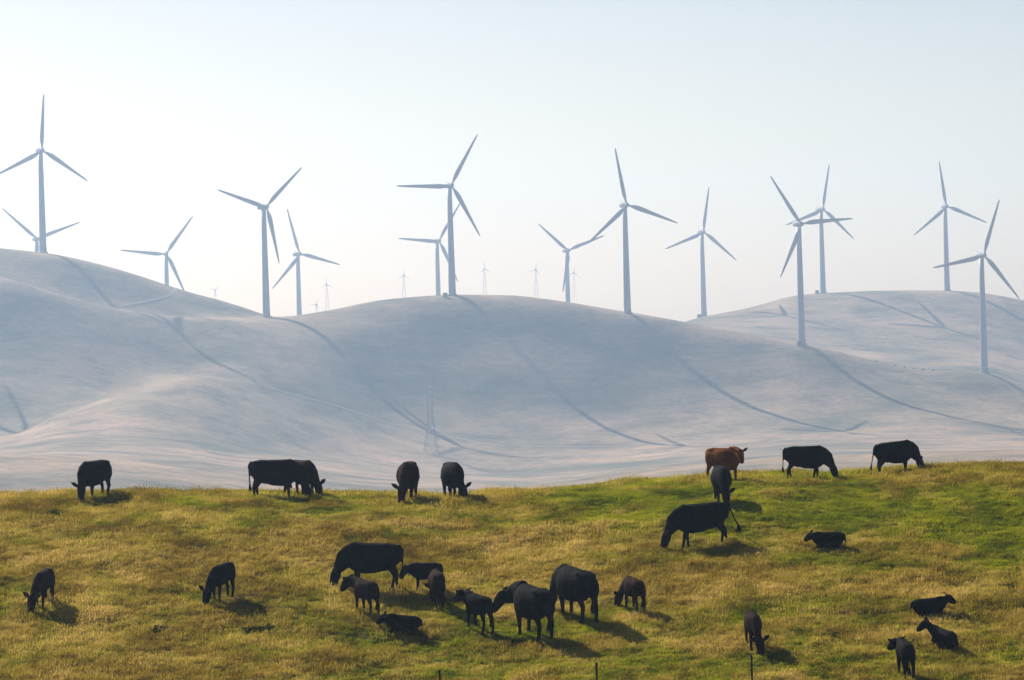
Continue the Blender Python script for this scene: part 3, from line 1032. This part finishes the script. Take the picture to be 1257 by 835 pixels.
def switch_mesh(tip, direc, size, seed):
    rnd = random.Random(seed)
    bm = bmesh.new()
    dn = (direc + Vector((0, 0, -0.6))).normalized()
    for k in range(26):
        o = Vector((rnd.gauss(0, .012), rnd.gauss(0, .012), rnd.uniform(-.02, .06))) * size
        d = (dn + Vector((rnd.gauss(0, .12), rnd.gauss(0, .12), rnd.gauss(0, .1)))).normalized()
        L = rnd.uniform(.16, .27) * size
        s = Vector((rnd.gauss(0, 1), rnd.gauss(0, 1), 0)).normalized() * .012 * size
        a = tip + o
        m = a + d * L * .5 + Vector((rnd.gauss(0, .01), rnd.gauss(0, .01), 0))
        e = a + d * L
        v = [bm.verts.new(q) for q in (a - s, a + s, m + s * 1.3, m - s * 1.3, e)]
        bm.faces.new((v[0], v[1], v[2], v[3]))
        bm.faces.new((v[3], v[2], v[4]))
    me = bpy.data.meshes.new('tail_switch')
    bm.to_mesh(me)
    bm.free()
    me.materials.append(M_SWITCH)
    return me

GR_RIDGE, GR_FIELD, GR_CALF, GR_LIE = 'cattle grazing along the crest', 'adult cattle on the slope', 'young cattle standing on the slope', 'calves lying in the grass'
# px, py of the feet, heading in degrees (0 right, 90 away, 180 left, 270 to the viewer), back height in photo px, pose, extras
COWS = [
    dict(p=(117, 605), d=125.0, h=243, bh=49, pose='graze', yaw=0.25, sw=(-.05, .12, .1, -.12), mat=M_BLACK, g=GR_RIDGE, l='black cow grazing alone at the far left of the crest'),
    dict(p=(337, 605), d=125.0, h=352, bh=51, pose='graze', yaw=-.15, sw=(-.22, .08, .02, -.04), mat=M_BLACK, g=GR_RIDGE, l='black cow in profile on the crest overlapping another, head at right'),
    dict(p=(370, 604), d=126.0, h=302, bh=48, pose='graze', yaw=.15, sw=(.1, -.1, .05, -.08), mat=M_DARKB, g=GR_RIDGE, l='black cow partly hidden behind the profile cow on the crest'),
    dict(p=(501.5, 608), d=125.0, h=264, bh=51, pose='graze', yaw=-.12, sw=(.05, -.12, .05, -.05), mat=M_DARKB, g=GR_RIDGE, l='dark cow on the crest facing the viewer, left of a pair'),
    dict(p=(556, 607), d=125.0, h=281, bh=50, pose='graze', yaw=.28, sw=(.08, -.08, .1, -.1), mat=M_BLACK, g=GR_RIDGE, l='dark cow on the crest facing the viewer, right of a pair'),
    dict(p=(888, 586), d=125.0, h=314, bh=44, pose='low', yaw=-.35, he=.12, sw=(.06, -.06, .05, -.05), mat=M_BROWN, g=GR_RIDGE, l='red brown cow on the crest, the only brown one, head raised'),
    dict(p=(989, 580), d=125.4, h=3, bh=44, pose='graze', yaw=0, sw=(.02, -.22, .08, -.14), mat=M_BLACK, tail=.15, g=GR_RIDGE, l='black cow in profile on the right crest facing right'),
    dict(p=(1098, 574), d=126.2, h=17, bh=43, pose='graze', yaw=0, sw=(.1, -.08, .06, -.1), mat=M_BLACK, tail=.3, g=GR_RIDGE, l='rightmost black cow on the crest, tail hanging out behind'),
    dict(p=(886, 618), h=272, bh=47, pose='graze', yaw=.1, sw=(.05, -.05, .08, -.05), mat=M_BLACK, g=GR_FIELD, l='black cow seen end on directly above another cow'),
    dict(p=(862, 672), h=183, bh=56, pose='graze', yaw=0, sw=(.18, -.06, .04, -.20), mat=M_BLACK, tail=-.9, fat=.95, g=GR_FIELD, l='large black cow grazing left with tail swung out, below the brown cow'),
    dict(p=(1018, 672.5), h=176, bh=21, pose='lie_low', yaw=0, young=True, mat=M_BLACK, g=GR_LIE, l='black calf lying on the green slope right of the large cow'),
    dict(p=(54, 744.5), h=256, bh=46, pose='graze', yaw=-.15, young=True, sw=(.12, -.12, .1, -.1), mat=M_DARKB, g=GR_CALF, l='dark young cow grazing at the far left of the slope'),
    dict(p=(273, 736), h=242, bh=46, pose='graze', yaw=-.1, young=True, sw=(.02, -.12, .1, -.14), mat=M_BLACK, g=GR_CALF, l='black young cow grazing left of the biggest grazing cow'),
    dict(p=(459, 723), h=183, bh=59, pose='graze', yaw=0, sw=(.10, -.05, .10, -.06), mat=M_BLACK, g=GR_FIELD, l='large black cow grazing left above the calves in mid field'),
    dict(p=(524, 726.5), h=181, bh=37, pose='low', yaw=0, young=True, sw=(.05, -.05, .05, -.05), mat=M_BLACK, g=GR_CALF, l='black calf with its nose at the rump of the large grazing cow'),
    dict(p=(537, 744), h=98, bh=45, pose='graze', yaw=0, young=True, sw=(.05, -.05, .03, -.03), mat=M_DARKB, g=GR_CALF, l='dark calf seen from behind below the nosing calf'),
    dict(p=(450, 755), h=127, bh=44, pose='low', yaw=.35, he=.08, young=True, sw=(.05, -.02, .08, -.06), mat=M_DARKB, g=GR_CALF, l='small dark calf standing below the large grazing cow'),
    dict(p=(497, 777.5), h=172, bh=23, pose='lie', yaw=.1, he=-.22, young=True, mat=M_BLACK, g=GR_LIE, l='black calf lying in the dry grass near the front centre'),
    dict(p=(588, 773.5), h=130, bh=46, pose='up', yaw=.15, he=-.22, young=True, sw=(.04, -.06, .16, -.12), mat=M_BLACK, g=GR_CALF, l='black calf looking left in front of the standing cow'),
    dict(p=(655, 783), h=119, bh=66, pose='low', yaw=.55, he=-.14, sw=(-.02, .06, .06, -.06), mat=M_BLACK, g=GR_FIELD, l='black cow standing with head raised to the left and a long shadow'),
    dict(p=(708, 761), h=120, bh=66, pose='graze', yaw=.15, sw=(-.04, .08, .10, -.14), mat=M_BLACK, fat=1.05, g=GR_FIELD, l='heavy black cow behind the standing cow, head hidden'),
    dict(p=(779, 751), h=114, bh=43, pose='graze', yaw=.4, young=True, sw=(.05, -.05, .06, -.04), mat=M_DARKB, g=GR_CALF, l='brownish calf grazing alone right of the heavy cow'),
    dict(p=(925, 796), h=276, bh=45, pose='graze', yaw=.15, young=True, sw=(.1, -.06, .06, -.06), mat=M_DARKB, g=GR_CALF, l='dark young cow grazing towards the viewer above a fence post'),
    dict(p=(1140, 756.5), h=8, bh=23, pose='lie', yaw=.05, he=-.12, young=True, mat=M_BLACK, g=GR_LIE, l='black calf lying at right with head raised to the right'),
    dict(p=(1159, 797), h=118, bh=26, pose='lie', yaw=.75, he=0.1, young=True, mat=M_BLACK, g=GR_LIE, l='black calf lying at right with head turned left, ears up'),
    dict(p=(1112, 832), h=97, bh=47, pose='up', yaw=.35, he=-.30, young=True, sw=(.04, -.04, .05, -.02), mat=M_BLACK, g=GR_CALF, l='black calf at the bottom right seen from behind'),
]
for k, c in enumerate(COWS):
    if 'd' in c:
        d = c['d']
        x = unroll(*c['p'])[0] / F * d
    else:
        x, d = ground_hit(*c['p'])
    lying = c['pose'].startswith('lie')
    bh_m = c['bh'] / F * d
    size = bh_m / ((0.89) if lying else 1.36)
    hd = R(c['h'])
    fx, fy = math.cos(hd), math.sin(hd)
    e = 0.8 * size
    gx = (hn(x + fx * e, d + fy * e) - hn(x - fx * e, d - fy * e)) / (2 * e)
    gy = (hn(x - fy * e * .4, d + fx * e * .4) - hn(x + fy * e * .4, d - fx * e * .4)) / (.8 * e)
    gx, gy = max(-.2, min(.2, gx * .75)), max(-.25, min(.25, gy))
    me, tip, td = cow_mesh(c['pose'], c.get('young', False), c.get('sw', (0, 0, 0, 0)), c.get('yaw', 0), c.get('tail', .06), gx, gy, size, k, c.get('he', 0), c.get('fat', 1))
    me.materials.clear()
    me.materials.append(c['mat'])
    o = link('calf' if c.get('young') else 'cow', me)
    o.location = (x, d, (hn(x, d) + hn(x + fx * e, d + fy * e) + hn(x - fx * e, d - fy * e)) / 3 - 0.045 * size)
    o.rotation_euler = (0, 0, hd)
    tag(o, c['l'], 'calf' if c.get('young') else 'cow', c['g'])
    if tip is not None:
        link('tail_switch', switch_mesh(tip, td, size, k), o)

# ------------------------------------------------------------------ fence posts at the bottom edge
def tpost_mesh(h):
    bm = bmesh.new()
    box(bm, (0.055, 0.009, h + .4), (0, 0, h / 2 - .2))
    box(bm, (0.009, 0.045, h + .4), (0, 0.027, h / 2 - .2))
    for k in range(int(h / 0.09)):
        box(bm, (0.02, 0.016, 0.03), (0, -0.0125, 0.15 + k * 0.09))
    return bm_mesh(bm, 'fence_post', M_RUST)
def cap_mesh(h):
    bm = bmesh.new()
    box(bm, (0.07, 0.065, 0.10), (0, 0.015, h - 0.04), 0.008)
    return bm_mesh(bm, 'post_cap', M_RUST)
for px, py_top, dd, lab in [(540, 823, 100.2, 'thin metal fence post at the bottom edge, leftmost of three'),
                            (733, 814, 100.4, 'thin metal fence post at the bottom edge below the standing cow'),
                            (923.5, 805, 100.9, 'thin metal fence post below the front grazing young cow')]:
    X, dd = ground_hit(px, 846)
    zb = hn(X, dd)
    h = (846 - py_top) / F * dd
    print('POST', px, 'h=%.2f' % h)
    o = link('fence_post', tpost_mesh(h))
    o.location = (X, dd, zb)
    tag(o, lab, 'fence post', 'fence posts along the bottom edge')
    link('post_cap', cap_mesh(h), o)

# ------------------------------------------------------------------ dark weed clumps
WF = [leaf_clump('foliage', M_WEED, 420, 0.42, 0.22, 0.05, s) for s in (5, 6, 7)]
WS = stem_mesh(0.42, 0.22, 0.008, 9)
for k, (px, py, sx, lab) in enumerate([
        (194, 775, 1.0, 'dark green weed clump below the left young cattle'),
        (318, 775, 1.9, 'widest dark weed clump in the front left grass'),
        (66, 632, 0.9, 'dark weed clump near the left crest'),
        (1025, 783, 1.5, 'dark green weed clump right of the front young cow'),
        (1240, 722, 1.0, 'dark weed clump at the right edge')]):
    x, d = ground_hit(px, py)
    root = bpy.data.objects.new('weed_clump', None)
    COL.objects.link(root)
    root.location = (x, d, hn(x, d) - 0.02)
    root.scale = (sx, 1.1, 1)
    tag(root, lab, 'plant', 'dark weed clumps in the pasture')
    link('foliage', WF[k % 3], root)
    link('stems', WS, root)

# ------------------------------------------------------------------ pasture grass
def tuft(name, n, hmin, hmax, spread, lean, wid, seed, head=False):
    rnd = random.Random(seed)
    V, Fc = [], []
    for _ in range(n):
        a, r_ = rnd.uniform(0, 6.283), spread * math.sqrt(rnd.random())
        bx, by = r_ * math.cos(a), r_ * math.sin(a)
        h = rnd.uniform(hmin, hmax)
        la, ll = rnd.uniform(0, 6.283), abs(rnd.gauss(0, lean)) * h
        lx, ly = math.cos(la) * ll, math.sin(la) * ll
        wa = rnd.uniform(0, 6.283)
        wx, wy = math.cos(wa) * wid / 2, math.sin(wa) * wid / 2
        i = len(V)
        V += [(bx - wx, by - wy, -0.02), (bx + wx, by + wy, -0.02),
              (bx + lx * .35 - wx * .8, by + ly * .35 - wy * .8, h * .6), (bx + lx * .35 + wx * .8, by + ly * .35 + wy * .8, h * .6),
              (bx + lx, by + ly, h)]
        Fc += [(i, i + 1, i + 3, i + 2), (i + 2, i + 3, i + 4)]
        if head and rnd.random() < .6:
            j = len(V)
            c = (bx + lx, by + ly, h)
            V += [(c[0] - wx * 1.4, c[1] - wy * 1.4, c[2]), (c[0] + wx * 1.4, c[1] + wy * 1.4, c[2]), (c[0] + lx * .2, c[1] + ly * .2, c[2] + .05)]
            Fc += [(j, j + 1, j + 2)]
    me = bpy.data.meshes.new(name)
    me.from_pydata(V, [], Fc)
    me.materials.append(M_GRASS)
    o = bpy.data.objects.new(name, me)
    return o
tcolx = bpy.data.collections.new('grass_kinds')
for o in (tuft('a_short', 26, .03, .07, .10, .9, .011, 1), tuft('b_short', 26, .04, .09, .11, 1.1, .011, 2),
          tuft('c_dry', 24, .04, .10, .11, .9, .009, 3, True), tuft('d_dry', 16, .08, .19, .09, .6, .007, 4, True),
          tuft('e_flat', 24, .04, .10, .14, 1.8, .011, 5)):
    tcolx.objects.link(o)
N = 210000
gx_, gd_ = [], []
need = N
while need > 0:
    d = RNG.uniform(96, 133, need)
    x = RNG.uniform(-1, 1, need) * (0.149 * d + 1.5)
    keep = RNG.random(need) < np.clip(0.8 + fbm(x, d, 1.8, 3) * 0.7, 0.35, 1)
    gx_.append(x[keep]); gd_.append(d[keep])
    need -= int(keep.sum())
gx_, gd_ = np.concatenate(gx_), np.concatenate(gd_)
gz_ = h_near(gx_, gd_)
gr_ = green_mask(gx_, gd_)
gr_ = np.clip(gr_ + RNG.normal(0, .16, len(gr_)), 0, 1)
me = bpy.data.meshes.new('pasture_grass')
me.vertices.add(len(gx_))
me.vertices.foreach_set('co', np.stack([gx_, gd_, gz_], -1).astype(np.float32).ravel())
def fattr(name, v, typ='FLOAT'):
    a = me.attributes.new(name, typ, 'POINT')
    a.data.foreach_set('value', v)
fattr('green', gr_.astype(np.float32))
fattr('tint', np.clip(0.5 + fbm(gx_ + 9, gd_ * .8, 1.6, 4, .8) * .9 + RNG.normal(0, .15, len(gx_)), 0, 1).astype(np.float32))
rr = RNG.random(len(gx_))
kind = np.where(gr_ > 0.5, np.where(rr < .5, 0, np.where(rr < .9, 1, 4)), np.where(rr < .4, 2, np.where(rr < .46, 3, np.where(rr < .8, 4, 1))))
fattr('kindex', kind.astype(np.int32), 'INT')
fattr('size', ((1 + 0.45 * np.exp(-((gd_ - 126) / 2.5) ** 2)) * RNG.uniform(.7, 1.35, len(gx_)) * (1 + 0.35 * np.clip(fbm(gx_ - 4, gd_, 1.4, 2), -1, 1))).astype(np.float32))
fattr('spin', (RNG.random(len(gx_)) * 6.283).astype(np.float32))
grass = link('pasture_grass', me)
tag(grass, 'mixed green and dry grass covering the pasture', 'grass', None, 'stuff')
ng = bpy.data.node_groups.new('grass_nodes', 'GeometryNodeTree')
ng.interface.new_socket('Geometry', in_out='INPUT', socket_type='NodeSocketGeometry')
ng.interface.new_socket('Geometry', in_out='OUTPUT', socket_type='NodeSocketGeometry')
gi, go = ng.nodes.new('NodeGroupInput'), ng.nodes.new('NodeGroupOutput')
iop = ng.nodes.new('GeometryNodeInstanceOnPoints')
ci = ng.nodes.new('GeometryNodeCollectionInfo')
ci.inputs['Collection'].default_value = tcolx
ci.inputs['Separate Children'].default_value = True
ci.inputs['Reset Children'].default_value = True
def named(n, t):
    nd = ng.nodes.new('GeometryNodeInputNamedAttribute')
    nd.data_type = t
    nd.inputs['Name'].default_value = n
    return nd.outputs['Attribute']
cb = ng.nodes.new('ShaderNodeCombineXYZ')
ng.links.new(named('spin', 'FLOAT'), cb.inputs['Z'])
ng.links.new(gi.outputs[0], iop.inputs['Points'])
ng.links.new(ci.outputs[0], iop.inputs['Instance'])
iop.inputs['Pick Instance'].default_value = True
ng.links.new(named('kindex', 'INT'), iop.inputs['Instance Index'])
ng.links.new(cb.outputs[0], iop.inputs['Rotation'])
ng.links.new(named('size', 'FLOAT'), iop.inputs['Scale'])
ng.links.new(iop.outputs[0], go.inputs[0])
md = grass.modifiers.new('grass', 'NODES')
md.node_group = ng

# ------------------------------------------------------------------ haze
bm = bmesh.new()
box(bm, (9000, 4500, 252), (0, 1800, 44))
hz_mat = bpy.data.materials.new('valley_haze')
hz_mat.use_nodes = True
hn_, hl_ = hz_mat.node_tree.nodes, hz_mat.node_tree.links
hn_.clear()
ho = hn_.new('ShaderNodeOutputMaterial')
pv = hn_.new('ShaderNodeVolumePrincipled')
pv.inputs['Color'].default_value = (*HAZE_COLOR, 1)
pv.inputs['Density'].default_value = HAZE_DENSITY
pv.inputs['Anisotropy'].default_value = HAZE_ANISO
hl_.new(pv.outputs[0], ho.inputs['Volume'])
haze = link('haze', bm_mesh(bm, 'haze', hz_mat))
tag(haze, 'pale blue haze lying over the hills', 'haze', None, 'stuff')
